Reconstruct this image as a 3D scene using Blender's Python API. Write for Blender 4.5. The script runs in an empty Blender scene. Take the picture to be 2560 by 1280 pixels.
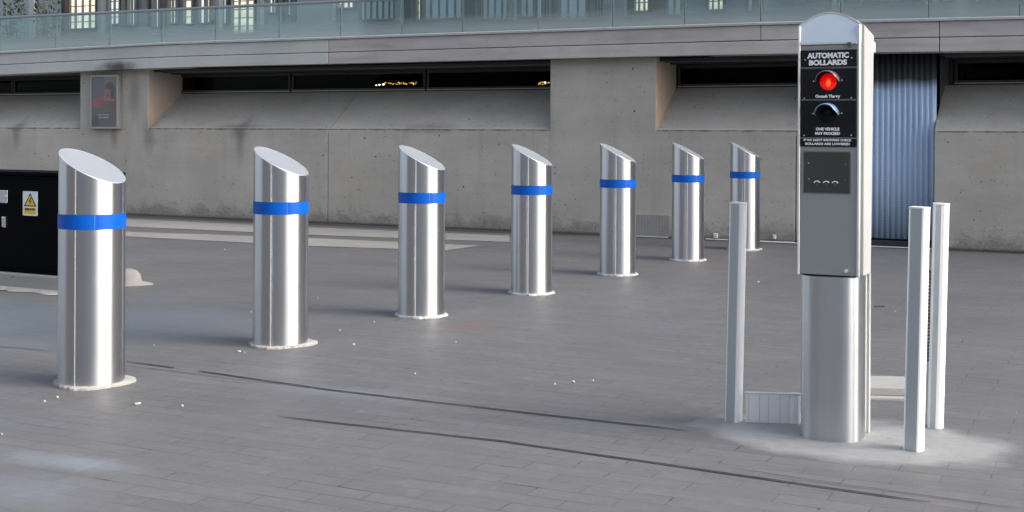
import bpy, bmesh, math, random
from mathutils import Vector, Matrix
random.seed(7)
R = math.radians
scene = bpy.context.scene
COL = scene.collection

# ------------------------------------------------------------------ camera model (used to survey positions on the ground)
F, HC, UC, H0, ROLL = 3200.0, 1.073, 1280.0, 331.0, 0.0048
def hz(u): return H0 + ROLL*(u-UC)
def ground(u, v, z=0.0):
    """point at height z seen at photo pixel u, v"""
    Y = (HC-z)*F/(v-hz(u))
    return Vector(((u-UC)/F*Y, Y, z))
def height(u, v, Y): return HC-(v-hz(u))*Y/F
# building line: through P0, running along T, depth along N
SL = 0.4877
T = Vector((1, -SL, 0)).normalized(); N = Vector((SL, 1, 0)).normalized()
P0 = Vector((0, 13.88, 0)); CW = N.dot(P0); WALL_ROT = math.atan2(T.y, T.x)
def ws(u, d=0.0):
    a = (u-UC)/F
    Y = (CW+d)/(N.x*a+N.y)
    return T.dot(Vector((a*Y, Y, 0))-P0)
def wz(u, v, d=0.0):
    a = (u-UC)/F
    Y = (CW+d)/(N.x*a+N.y)
    return height(u, v, Y)

# ------------------------------------------------------------------ object helpers
def link(o, parent=None):
    COL.objects.link(o)
    if parent is not None: o.parent = parent
    return o
def tag(o, label=None, cat=None, group=None, kind=None):
    if label: o['label'] = label
    if cat: o['category'] = cat
    if group: o['group'] = group
    if kind: o['kind'] = kind
    return o
def empty(name, loc, rz=0.0):
    o = bpy.data.objects.new(name, None); o.empty_display_size = .2
    o.location = loc; o.rotation_euler = (0, 0, rz)
    return link(o)
def obj(name, bm, mat, parent=None, smooth=False, angle=None):
    me = bpy.data.meshes.new(name)
    bmesh.ops.recalc_face_normals(bm, faces=bm.faces)
    if smooth:
        for f in bm.faces: f.smooth = True
        if angle is not None:
            for e in bm.edges:
                if len(e.link_faces) == 2 and e.calc_face_angle(0) > angle: e.smooth = False
    bm.to_mesh(me); bm.free()
    mats = mat if isinstance(mat, (list, tuple)) else [mat]
    for m in mats: me.materials.append(m)
    return link(bpy.data.objects.new(name, me), parent)
def box(bm, x0, x1, y0, y1, z0, z1, bevel=0.0, mi=0, seg=1):
    vs = [bm.verts.new((x, y, z)) for x in (x0, x1) for y in (y0, y1) for z in (z0, z1)]
    idx = [(0,1,3,2),(4,6,7,5),(0,4,5,1),(2,3,7,6),(0,2,6,4),(1,5,7,3)]
    fs = [bm.faces.new([vs[i] for i in f]) for f in idx]
    for f in fs: f.material_index = mi
    if bevel > 0:
        es = list({e for f in fs for e in f.edges})
        r = bmesh.ops.bevel(bm, geom=es, offset=bevel, segments=seg, affect='EDGES', profile=.5)
        for f in r['faces']: f.material_index = mi
    return vs
def prism(bm, pts, z0, z1, mi=0):
    """vertical extrusion of a plan outline"""
    a = [bm.verts.new((p[0], p[1], z0)) for p in pts]; b = [bm.verts.new((p[0], p[1], z1)) for p in pts]
    n = len(pts)
    fs = [bm.faces.new(a[::-1]), bm.faces.new(b)]
    for i in range(n): fs.append(bm.faces.new((a[i], a[(i+1) % n], b[(i+1) % n], b[i])))
    for f in fs: f.material_index = mi
    return a, b
def slabxz(bm, pts, y0, y1, mi=0):
    """outline in x,z extruded along y"""
    a = [bm.verts.new((p[0], y0, p[1])) for p in pts]; b = [bm.verts.new((p[0], y1, p[1])) for p in pts]
    n = len(pts)
    fs = [bm.faces.new(a), bm.faces.new(b[::-1])]
    for i in range(n): fs.append(bm.faces.new((a[i], b[i], b[(i+1) % n], a[(i+1) % n])))
    for f in fs: f.material_index = mi
    return fs
def loft(bm, prof, stations, mi=0):
    """profile [(d,z)] swept along stations [(s,dz)]"""
    rings = [[bm.verts.new((s, d, z+dz)) for d, z in prof] for s, dz in stations]
    n = len(prof)
    for a, b in zip(rings, rings[1:]):
        for i in range(n): bm.faces.new((a[i], a[(i+1) % n], b[(i+1) % n], b[i])).material_index = mi
    bm.faces.new(rings[0][::-1]).material_index = mi; bm.faces.new(rings[-1]).material_index = mi
def cyl(bm, c, r, p, q, seg=16, mi=0):
    """capped cylinder between points p and q"""
    p, q = Vector(p), Vector(q); ax = (q-p).normalized()
    up = Vector((0, 0, 1)) if abs(ax.z) < .9 else Vector((1, 0, 0))
    e1 = ax.cross(up).normalized(); e2 = ax.cross(e1)
    A = [bm.verts.new(p+r*(math.cos(2*math.pi*i/seg)*e1+math.sin(2*math.pi*i/seg)*e2)) for i in range(seg)]
    B = [bm.verts.new(q+r*(math.cos(2*math.pi*i/seg)*e1+math.sin(2*math.pi*i/seg)*e2)) for i in range(seg)]
    for i in range(seg): bm.faces.new((A[i], A[(i+1) % seg], B[(i+1) % seg], B[i])).material_index = mi
    bm.faces.new(A[::-1]).material_index = mi; bm.faces.new(B).material_index = mi

# ------------------------------------------------------------------ material helpers
class NT:
    def __init__(s, name):
        s.m = bpy.data.materials.new(name); s.m.use_nodes = True
        s.t = s.m.node_tree; s.p = s.t.nodes['Principled BSDF']; s.out = s.t.nodes['Material Output']
    def n(s, typ, **kw):
        nd = s.t.nodes.new(typ)
        for k, v in kw.items():
            if k == 'inp':
                for a, b in v.items():
                    if hasattr(b, 'is_output') and not isinstance(b, (int, float)): s.t.links.new(b, nd.inputs[a])
                    else: nd.inputs[a].default_value = b
            else: setattr(nd, k, v)
        return nd
    def l(s, a, b): s.t.links.new(a, b)
    def coord(s): return s.n('ShaderNodeTexCoord').outputs['Object']
    def mapping(s, vec, loc=(0,0,0), rot=(0,0,0), scale=(1,1,1), typ='POINT'):
        return s.n('ShaderNodeMapping', vector_type=typ, inp={'Vector': vec, 'Location': loc, 'Rotation': rot, 'Scale': scale}).outputs[0]
    def noise(s, vec, scale=5, detail=4, rough=.55, dist=0):
        return s.n('ShaderNodeTexNoise', inp={'Vector': vec, 'Scale': scale, 'Detail': detail, 'Roughness': rough, 'Distortion': dist}).outputs[0]
    def rng(s, val, a, b, c=0., d=1.):
        return s.n('ShaderNodeMapRange', inp={'Value': val, 'From Min': a, 'From Max': b, 'To Min': c, 'To Max': d}).outputs[0]
    def math(s, op, a, b=0.5):
        return s.n('ShaderNodeMath', operation=op, inp={0: a, 1: b}).outputs[0]
    def mix(s, f, a, b, bt='MIX'):
        nd = s.n('ShaderNodeMix', data_type='RGBA', blend_type=bt)
        for i, v in ((0, f), (6, a), (7, b)):
            if hasattr(v, 'is_output') and not isinstance(v, (int, float, tuple)): s.l(v, nd.inputs[i])
            else: nd.inputs[i].default_value = v if i == 0 else (*v, 1) if len(v) == 3 else v
        return nd.outputs[2]
    def blob(s, vec, c, r, rot=0., soft=.5, wob=.35, ns=4):
        """soft 1..0 mask of an ellipse at c with radii r"""
        v = s.mapping(vec, (c[0], c[1], c[2] if len(c) > 2 else 0), (0, 0, rot), (r[0], r[1], r[2] if len(r) > 2 else 1e6), 'TEXTURE')
        ln = s.n('ShaderNodeVectorMath', operation='LENGTH', inp={0: v}).outputs['Value']
        nz = s.noise(vec, ns, 4)
        ln = s.math('ADD', ln, s.rng(nz, 0, 1, -wob, wob))
        return s.rng(ln, 1+soft*.5, 1-soft*.5)
    def set(s, **kw):
        for k, v in kw.items():
            k = k.replace('_', ' ')
            nm = {'Base Color': 'Base Color'}.get(k, k)
            if hasattr(v, 'is_output') and not isinstance(v, (int, float, tuple)): s.l(v, s.p.inputs[nm])
            else: s.p.inputs[nm].default_value = (*v, 1) if isinstance(v, tuple) and len(v) == 3 else v
        return s.m
    def bump(s, h, strength=.3, dist=.01):
        s.l(s.n('ShaderNodeBump', inp={'Height': h, 'Strength': strength, 'Distance': dist}).outputs[0], s.p.inputs['Normal'])

def simple(name, col, rough=.5, metal=0., var=.12, scale=8, spec=.5, **kw):
    a = NT(name); co = a.coord()
    nz = a.noise(co, scale, 5)
    c = a.mix(nz, tuple(x*(1-var) for x in col), tuple(x*(1+var) for x in col))
    a.set(Base_Color=c, Roughness=a.rng(nz, .2, .8, rough*.85, min(1, rough*1.15)), Metallic=metal, Specular_IOR_Level=spec)
    for k, v in kw.items(): a.set(**{k: v})
    return a.m

def steel(name, col=(.62, .625, .63), rough=.29, aniso=.85, dust=.16, height=.9):
    a = NT(name); co = a.coord()
    st = a.noise(a.mapping(co, scale=(22, 22, .12)), 1.0, 3, .5)          # vertical mill streaks
    fine = a.noise(a.mapping(co, scale=(160, 160, 1.2)), 1.0, 3, .6)
    sm = a.noise(co, 5, 5, .6)
    z = a.n('ShaderNodeSeparateXYZ', inp={0: co}).outputs[2]
    dirt = a.math('MULTIPLY', a.rng(a.math('ADD', z, a.rng(sm, 0, 1, -.03, .03)), .22, .0), dust)
    c = a.mix(st, tuple(x*.9 for x in col), tuple(min(1, x*1.08) for x in col))
    c = a.mix(dirt, c, (.30, .29, .27))
    a.set(Base_Color=c, Metallic=1.0, Anisotropic=aniso, Anisotropic_Rotation=.25,
          Roughness=a.math('ADD', a.rng(st, .3, .7, rough*.93, rough*1.07), a.math('ADD', a.rng(sm, .42, .75, 0, .05), a.math('MULTIPLY', dirt, .3))))
    tg = a.n('ShaderNodeTangent', direction_type='RADIAL', axis='Z')
    a.l(tg.outputs[0], a.p.inputs['Tangent'])
    return a.m

def concrete(name, col=(.415, .395, .352), pits=True, base_dirt=True, lines=False, streaks=True, top_soot=0.0):
    a = NT(name); co = a.coord()
    big = a.noise(a.mapping(co, scale=(.8, .8, 1.4)), 1.0, 5, .6)
    mid = a.noise(co, 5, 6, .65); fine = a.noise(co, 70, 4, .7)
    c = a.mix(a.rng(big, .25, .75), tuple(x*.70 for x in col), tuple(x*1.2 for x in col))
    c = a.mix(a.rng(mid, .35, .7, 0, .4), c, tuple(x*.8 for x in col))
    c = a.mix(a.rng(fine, .3, .75, 0, .25), c, tuple(x*1.2 for x in col))
    warm = a.noise(co, 1.3, 3)
    c = a.mix(a.rng(warm, .5, .75, 0, .35), c, (col[0]*1.08, col[1]*.98, col[2]*.86))
    h = a.math('MULTIPLY', mid, .6); h = a.math('ADD', h, a.math('MULTIPLY', fine, .25))
    if streaks:
        vs = a.noise(a.mapping(co, scale=(7, 7, .55)), 1.0, 4, .6)
        c = a.mix(a.rng(vs, .56, .78, 0, .35), c, tuple(x*.55 for x in col))
        hb = a.noise(a.mapping(co, scale=(.5, .5, 14)), 1.0, 3)          # board marks
        c = a.mix(a.rng(hb, .5, .7, 0, .16), c, tuple(x*.7 for x in col))
    if pits:
        jit = a.n('ShaderNodeVectorMath', operation='ADD', inp={0: co, 1: a.n('ShaderNodeVectorMath', operation='SCALE', inp={0: a.n('ShaderNodeTexNoise', inp={'Vector': co, 'Scale': 20.}).outputs['Color'], 3: .03}).outputs[0]}).outputs[0]
        for sc, th, dens in ((7, .085, .52), (17, .12, .56), (32, .16, .58)):
            vo = a.n('ShaderNodeTexVoronoi', inp={'Vector': jit, 'Scale': float(sc)})
            rs = a.n('ShaderNodeSeparateColor', inp={0: vo.outputs['Color']}).outputs[0]
            area = a.math('GREATER_THAN', a.math('ADD', a.math('MULTIPLY', rs, .45), a.math('MULTIPLY', a.noise(co, 1.7, 2), .65)), dens-.03)
            rad = a.math('MULTIPLY', rs, th)
            pit = a.math('MULTIPLY', a.math('LESS_THAN', vo.outputs['Distance'], rad), area)
            c = a.mix(a.math('MULTIPLY', pit, .8), c, (.03, .03, .03)); h = a.math('SUBTRACT', h, a.math('MULTIPLY', pit, 1.2))
    z = a.n('ShaderNodeSeparateXYZ', inp={0: co}).outputs[2]
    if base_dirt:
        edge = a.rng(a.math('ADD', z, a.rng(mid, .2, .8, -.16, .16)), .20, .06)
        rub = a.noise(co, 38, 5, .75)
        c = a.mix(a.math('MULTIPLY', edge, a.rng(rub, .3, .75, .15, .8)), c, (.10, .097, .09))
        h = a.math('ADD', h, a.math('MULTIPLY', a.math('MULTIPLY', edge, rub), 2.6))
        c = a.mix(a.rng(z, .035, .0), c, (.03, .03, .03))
    a.set(Base_Color=c, Roughness=.88, Specular_IOR_Level=.25)
    a.bump(h, .55, .012)
    a.c = c; a.co = co; a.z = z
    return a

# ------------------------------------------------------------------ world, sun, camera
w = bpy.data.worlds.new("World"); scene.world = w; w.use_nodes = True
nt = w.node_tree; bg = nt.nodes['Background']
sky = nt.nodes.new('ShaderNodeTexSky'); sky.sky_type = 'NISHITA'; sky.sun_disc = False
SUN_AZ = R(72)          # measured from the direction behind the camera towards the right
SUN_EL = R(33)
sd = Vector((math.sin(SUN_AZ)*math.cos(SUN_EL), -math.cos(SUN_AZ)*math.cos(SUN_EL), math.sin(SUN_EL)))
sky.sun_elevation = SUN_EL; sky.sun_rotation = math.atan2(sd.x, sd.y)
sky.air_density = .8; sky.dust_density = 4.0; sky.ozone_density = 1.0
hs = nt.nodes.new('ShaderNodeHueSaturation'); hs.inputs['Saturation'].default_value = .62   # thin high cloud
nt.links.new(sky.outputs[0], hs.inputs['Color']); nt.links.new(hs.outputs[0], bg.inputs[0]); bg.inputs[1].default_value = .15
sun = bpy.data.lights.new('sun', 'SUN'); sun.energy = .60; sun.angle = R(52); sun.color = (1, .96, .90)
so = link(bpy.data.objects.new('sun', sun)); so.rotation_euler = (-sd).to_track_quat('-Z', 'Y').to_euler()
so.location = sd*30

cam = bpy.data.cameras.new('camera'); co_ = link(bpy.data.objects.new('camera', cam))
cam.sensor_width = 36; cam.lens = 36*F/2560; cam.shift_y = -(640-H0)/2560; cam.clip_end = 500; cam.clip_start = .05
co_.location = (0, 0, HC)
co_.rotation_euler = (Matrix.Rotation(R(90), 3, 'X') @ Matrix.Rotation(ROLL, 3, 'Z')).to_euler()
scene.camera = co_
vs_ = scene.view_settings; vs_.view_transform = 'Standard'; vs_.look = 'None'; vs_.exposure = 1.27; vs_.gamma = 1
scene.cycles.use_denoising = True
scene.cycles.max_bounces = 8; scene.cycles.transparent_max_bounces = 12

# ------------------------------------------------------------------ unseen blocks added to shape the reflections in the steel
def block(az0, az1, dist, h, col, label, pane=(.03, .035, .04)):
    a0, a1 = R(az0), R(az1)
    p = Vector((math.sin(a0), -math.cos(a0), 0))*dist; q = Vector((math.sin(a1), -math.cos(a1), 0))*dist
    L = (q-p).length; rz = math.atan2((q-p).y, (q-p).x)
    r = empty('reflection_block', p, rz); tag(r, label, 'building')
    bm = bmesh.new(); box(bm, 0, L, -8, 0, 0, h); obj('wall', bm, simple('reflection block face', col, .8), r)
    nx = int(L/2.6); mw = simple('reflection block pane', pane, .15)
    for i in range(nx):
        for j in range(int(h/3.2)):
            x = L*(i+.5)/nx; bm = bmesh.new(); box(bm, x-.7, x+.7, .003, .06, 1+j*3.2, 3+j*3.2); obj('window', bm, mw, r)
block(-40, 36, 22, 8.5, (.24, .235, .225), 'unseen low grey block added behind the camera to reflect in the steel')
block(-98, -42, 19, 9.5, (.06, .058, .055), 'unseen dark block added at the left to darken reflections in the steel')
block(104, 128, 20, 15, (.16, .15, .14), 'unseen block added at the right to bound the bright gap mirrored in the steel')

# ------------------------------------------------------------------ ground
def ground_mat():
    a = NT('stone paving'); co = a.coord()
    ang = math.atan2(-.49, 1)
    al = a.mapping(co, rot=(0, 0, -ang))
    wob = a.n('ShaderNodeTexNoise', inp={'Vector': co, 'Scale': 3.0}).outputs['Color']
    al2 = a.n('ShaderNodeVectorMath', operation='ADD', inp={0: al, 1: a.n('ShaderNodeVectorMath', operation='SCALE', inp={0: wob, 3: .02}).outputs[0]}).outputs[0]
    br = a.n('ShaderNodeTexBrick', offset=.5, inp={'Vector': al2, 'Scale': 1.0, 'Mortar Size': .0028, 'Mortar Smooth': .3, 'Bias': 0.0,
             'Brick Width': .27, 'Row Height': .088, 'Color1': (0, 0, 0, 1), 'Color2': (1, 1, 1, 1), 'Mortar': (.5, .5, .5, 1)})
    var = a.n('ShaderNodeSeparateColor', inp={0: br.outputs['Color']}).outputs[0]
    mort = br.outputs['Fac']
    b1 = a.noise(co, .35, 4, .55); b2 = a.noise(co, 1.6, 5, .6); fine = a.noise(co, 160, 4, .7); med = a.noise(co, 22, 5, .65)
    streak = a.noise(a.mapping(al, scale=(1.3, 9, 1)), 1.0, 5, .6)
    c = a.mix(a.rng(b1, .3, .7), (.100, .098, .098), (.170, .166, .159))
    c = a.mix(a.rng(var, 0, 1, 0, .55), c, (.088, .087, .09)); c = a.mix(a.rng(a.noise(co, .8, 3), .52, .68, 0, .45), c, (.125, .138, .16))
    c = a.mix(a.rng(b2, .45, .75, 0, .4), c, (.115, .125, .143))
    c = a.mix(a.rng(streak, .5, .8, 0, .35), c, (.215, .208, .20))
    c = a.mix(a.rng(med, .3, .7, 0, .38), c, (.088, .088, .09)); c = a.mix(a.rng(a.noise(a.mapping(al, scale=(2.2, 16, 1)), 1.0, 4, .6), .58, .72, 0, .45), c, (.075, .075, .078)); c = a.mix(a.rng(a.noise(co, 8, 5, .7), .56, .70, 0, .35), c, (.20, .197, .19))
    c = a.mix(a.rng(fine, .35, .8, 0, .4), c, (.25, .245, .24)); c = a.mix(a.rng(a.noise(co, 75, 3, .6), .62, .75, 0, .55), c, (.08, .078, .075))
    vis = a.rng(a.noise(co, 2.6, 4, .6), .36, .58)
    mm = a.math('MULTIPLY', mort, vis)
    c = a.mix(a.math('MULTIPLY', mm, .60), c, (.045, .045, .048)); c = a.mix(a.math('MULTIPLY', mort, a.rng(a.noise(a.mapping(al, scale=(1, 4, 1)), 2.2, 3, .7), .60, .66)), c, (.012, .012, .013)); c = a.mix(a.math('MULTIPLY', mort, a.rng(a.noise(a.mapping(al, loc=(7, 3, 0), scale=(1, 3, 1)), 1.6, 3, .7), .62, .70, 0, .7)), c, (.28, .28, .27))
    # pale concrete pad round the pillar, with glow painted into its soft edge
    pc = ground(2110, 1090); 
    pad = a.blob(co, (pc.x+.02, pc.y-.02), (.52, .33), -.46, .25, .22, 6)
    c = a.mix(a.math('MULTIPLY', pad, a.rng(med, .2, .8, .45, .85)), c, (.36, .365, .36))
    # stains
    for (u, v, r, col, k) in ((1178, 815, (.14, .10), (.22, .085, .075), .3), (1800, 668, (.30, .75), (.16, .115, .12), .35),
                              (180, 1155, (.20, .07), (.26, .30, .34), .5), (880, 985, (.35, .10), (.21, .225, .26), .4),
                              (60, 1225, (.2, .12), (.19, .21, .245), .5), (120, 800, (.9, .75), (.105, .135, .165), .7),
                              (430, 800, (.5, .35), (.11, .135, .165), .5), (1560, 690, (.28, .25), (.09, .088, .087), .5)):
        g = ground(u, v)
        m = a.blob(co, (g.x, g.y), r, -.4, 1.2, .75, 7)
        c = a.mix(a.math('MULTIPLY', m, k), c, col)
    # gum and grit
    vo = a.n('ShaderNodeTexVoronoi', inp={'Vector': co, 'Scale': 5.0})
    rs = a.n('ShaderNodeSeparateColor', inp={0: vo.outputs['Color']}).outputs[0]
    gum = a.math('MULTIPLY', a.math('LESS_THAN', vo.outputs['Distance'], a.math('MULTIPLY', rs, .07)), a.math('GREATER_THAN', rs, .6))
    c = a.mix(a.math('MULTIPLY', gum, .45), c, (.10, .10, .10))
    a.set(Base_Color=c, Roughness=a.math('ADD', a.rng(b2, .3, .7, .50, .66), a.math('MULTIPLY', med, .1)), Specular_IOR_Level=.42)
    h = a.math('ADD', a.math('MULTIPLY', med, .35), a.math('MULTIPLY', fine, .2)); h = a.math('SUBTRACT', h, a.math('MULTIPLY', mm, .9))
    a.bump(h, .35, .006)
    return a.m
bm = bmesh.new()
bmesh.ops.create_grid(bm, x_segments=1, y_segments=1, size=150)
tag(obj('ground', bm, ground_mat()), 'grey stone block paving of the forecourt', kind='structure')

# long dark slots in the paving (wavering saw cuts) and pale stone bands before the wall
m_slot = simple('slot shadow gap', (.018, .018, .02), .9, var=.3)
def strip(name, pts, wid, mat, label, z=.004, gaps=(), jit=.002):
    bm = bmesh.new(); rnd = random.Random(len(label))
    P = []
    for (a, b) in zip(pts, pts[1:]):
        k = max(2, int((b-a).length/.12))
        P += [a.lerp(b, i/k) for i in range(k)]
    P.append(pts[-1])
    n = len(P); prev = None
    for i, p in enumerate(P):
        t = (P[min(i+1, n-1)]-P[max(i-1, 0)]).normalized(); q = Vector((-t.y, t.x, 0))
        f = i/(n-1); ww = wid*(.85+.3*rnd.random())*.5*min(1, min(f, 1-f)*45+.3)
        j = rnd.uniform(-jit, jit)
        cur = (bm.verts.new((p.x+q.x*(ww+j), p.y+q.y*(ww+j), z)), bm.verts.new((p.x-q.x*(ww-j), p.y-q.y*(ww-j), z)))
        if prev and not any(g0 <= f <= g1 for g0, g1 in gaps): bm.faces.new((prev[0], prev[1], cur[1], cur[0]))
        prev = cur
    return tag(obj(name, bm, mat), label, kind='structure')
strip('paving_slot', [ground(318, 905), ground(500, 929), ground(820, 975), ground(1300, 1031), ground(1727, 1079)], .0125, m_slot,
      'dark slot crossing the paving from the nearest bollard towards the access pillar', gaps=((.13, .155),))
strip('paving_slot', [ground(700, 1043), ground(1260, 1105), ground(1600, 1153), ground(1900, 1197), ground(2330, 1258)], .0115, m_slot,
      'dark slot crossing the paving in the foreground')
strip('paving_slot', [ground(330, 917), ground(620, 953), ground(820, 974)], .004, m_slot, 'thin dark crack just in front of the rear paving slot')
strip('paving_slot', [ground(-80, 862), ground(60, 872), ground(130, 880)], .006, m_slot, 'short dark joint in the paving at the left edge')
strip('paving_slot', [ground(1830, 1172), ground(2250, 1232), ground(2560, 1275)], .004, m_slot, 'thin crack at the bottom right of the paving')

m_band = concrete('pale stone band', (.30, .29, .27), pits=False, base_dirt=False, streaks=False).m
def band(name, uv, label, z=.004):
    bm = bmesh.new(); bm.faces.new([bm.verts.new(ground(u, v)+Vector((0, 0, z))) for u, v in uv])
    return tag(obj(name, bm, m_band), label, kind='structure')
band('pavement', [(-300, 537), (320, 548), (775, 569), (1275, 590), (1275, 606), (775, 588), (320, 567), (-300, 556)],
     'rear pale stone band laid along the foot of the wall')
band('pavement', [(-300, 569), (320, 580), (775, 596), (1205, 615), (1115, 627), (775, 616), (320, 592), (-300, 580)],
     'front pale stone band that ends in a point')
# dark verge between wall and band
m_verge = concrete('dark asphalt verge', (.085, .083, .08), pits=False, base_dirt=False, streaks=False).m
bm = bmesh.new()
A = [P0+T*s+N*d for s, d in ((-18, .3), (-18, -.30), (ws(1400), -.30), (ws(1500), -.10), (12, -.10), (12, .3))]
bm.faces.new([bm.verts.new((p.x, p.y, .002)) for p in A])
tag(obj('asphalt_verge', bm, m_verge), 'strip of dark asphalt under the concrete wall', kind='structure')

# ------------------------------------------------------------------ podium building (local frame: x along wall, y into building)
B = empty('podium_building', P0, WALL_ROT)
tag(B, 'grey concrete podium wall with slanted sills, dark strip windows and a deep fascia', 'building')
cw = concrete('podium concrete')
_x = cw.co
# warm light painted on the pilaster reveals, then stains that hang under the ledge
c = cw.c
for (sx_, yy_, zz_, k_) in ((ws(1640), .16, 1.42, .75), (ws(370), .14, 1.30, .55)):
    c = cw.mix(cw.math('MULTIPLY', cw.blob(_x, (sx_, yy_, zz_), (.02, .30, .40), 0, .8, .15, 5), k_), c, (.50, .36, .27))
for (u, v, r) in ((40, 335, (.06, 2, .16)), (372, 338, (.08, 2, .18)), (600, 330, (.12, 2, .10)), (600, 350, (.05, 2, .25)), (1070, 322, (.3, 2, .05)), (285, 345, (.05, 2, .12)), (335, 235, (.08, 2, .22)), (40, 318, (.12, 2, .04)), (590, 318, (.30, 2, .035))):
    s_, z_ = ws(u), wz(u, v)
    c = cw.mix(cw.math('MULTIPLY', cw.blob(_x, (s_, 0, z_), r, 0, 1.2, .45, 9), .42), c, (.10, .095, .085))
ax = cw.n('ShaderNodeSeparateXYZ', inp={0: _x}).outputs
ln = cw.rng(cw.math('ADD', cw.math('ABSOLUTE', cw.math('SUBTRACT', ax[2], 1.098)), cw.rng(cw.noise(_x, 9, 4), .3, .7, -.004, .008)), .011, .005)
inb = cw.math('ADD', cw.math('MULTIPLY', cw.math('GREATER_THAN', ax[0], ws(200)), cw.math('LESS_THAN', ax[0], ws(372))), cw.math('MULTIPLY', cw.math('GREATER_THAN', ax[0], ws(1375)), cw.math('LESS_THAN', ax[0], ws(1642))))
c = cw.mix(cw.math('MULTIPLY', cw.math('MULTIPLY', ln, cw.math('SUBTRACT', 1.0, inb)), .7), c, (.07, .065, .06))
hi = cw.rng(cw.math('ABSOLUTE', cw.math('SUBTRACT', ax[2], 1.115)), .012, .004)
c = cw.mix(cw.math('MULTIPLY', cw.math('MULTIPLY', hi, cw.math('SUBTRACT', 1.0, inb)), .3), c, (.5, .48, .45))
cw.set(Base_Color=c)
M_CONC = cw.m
cf = concrete('fascia concrete', (.42, .40, .385), pits=False, base_dirt=False)
s_, z_ = ws(292, -.15), wz(292, 168, -.15)
cs_ = cf.mix(cf.math('MULTIPLY', cf.blob(cf.co, (s_, -.15, z_), (.24, 2, .06), 0, .9, .25, 8), .9), cf.c, (.03, .028, .026))
grime = cf.noise(cf.mapping(cf.co, scale=(1.2, 1, 7)), 1.0, 4)
cs_ = cf.mix(cf.rng(grime, .5, .75, 0, .4), cs_, (.14, .135, .13))
cf.set(Base_Color=cs_); M_FASC = cf.m
cf2 = concrete('fascia concrete cool', (.46, .48, .465), pits=False, base_dirt=False)
M_FASC_COOL = cf2.m
cf2.set(Base_Color=cf2.mix(cf2.math('MULTIPLY', cf2.blob(cf2.co, (s_, -.15, z_), (.24, 2, .06), 0, 1.3, .6, 9), .85), cf2.c, (.03, .03, .03)))
M_DARK = simple('dark metal frame', (.03, .03, .03), .5, var=.3)
M_FRAME = simple('weathered window metal', (.16, .16, .155), .45, .6, var=.25)
M_BLACK = simple('unlit interior', (.008, .008, .008), .9)
ZL, ZS, ZF, ZT, DW = 1.10, 1.555, 1.852, 2.147, .60
sA0, sA1 = ws(200), ws(370); sB0, sB1 = ws(1375), ws(1640); sO0, sO1 = ws(2030), ws(2336)
XL, XR = -17.0, 9.5

def wallpiece(s0, s1, z0, z1, name='lower_wall', d0=0.0, d1=.5, mat=None):
    bm = bmesh.new(); box(bm, s0, s1, d0, d1, z0, z1, .006)
    return obj(name, bm, mat or M_CONC, B)
g_ = .004
def wall_outline(s0, s1, pil):
    pts = [(s0, -.1), (s1, -.1), (s1, ZL)]
    if pil: pts += [(pil[1], ZL), (pil[1], ZF+.05), (pil[0], ZF+.05), (pil[0], ZL)]
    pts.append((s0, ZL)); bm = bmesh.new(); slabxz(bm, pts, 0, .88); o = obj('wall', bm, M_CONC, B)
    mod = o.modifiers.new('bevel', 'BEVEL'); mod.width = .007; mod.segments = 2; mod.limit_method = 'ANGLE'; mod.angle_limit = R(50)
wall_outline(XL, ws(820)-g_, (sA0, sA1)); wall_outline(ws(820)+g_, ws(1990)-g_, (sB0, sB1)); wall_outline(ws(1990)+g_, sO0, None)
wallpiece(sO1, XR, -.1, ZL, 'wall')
bm = bmesh.new(); box(bm, XL, sO0-.02, .02, .45, -.1, ZL-.02); obj('joint_backing', bm, M_DARK, B)
# sloping sills: ledge up to the window
def sill(s0, s1):
    bm = bmesh.new(); loft(bm, [(.004, ZL-.05), (.004, ZL+.006), (.03, ZL+.012), (DW+.03, ZS), (DW+.25, ZS), (DW+.25, ZL-.05)], [(s0, 0), (s1, 0)])
    return obj('sloped_sill', bm, M_CONC, B)
bays = [(XL, sA0+.03), (sA1-.03, ws(822)), (ws(822)+.008, sB0+.03), (sB1-.03, sO0), (sO1, XR)]
for a_, b_ in bays: sill(a_, b_)
# opening jambs, side walls of the recess
for a_, b_, zj in ((sO0-.12, sO0, ZF+.05), (sO1, sO1+.12, ZL)):
    bm = bmesh.new(); box(bm, a_+.002, b_-.002, .885, 1.2, -.1, zj); obj('jamb', bm, M_CONC, B)
bm = bmesh.new(); box(bm, sO1+.0, sO1+.098, DW+.08, 1.2, ZL, ZF+.05); obj('jamb', bm, M_DARK, B)

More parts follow.
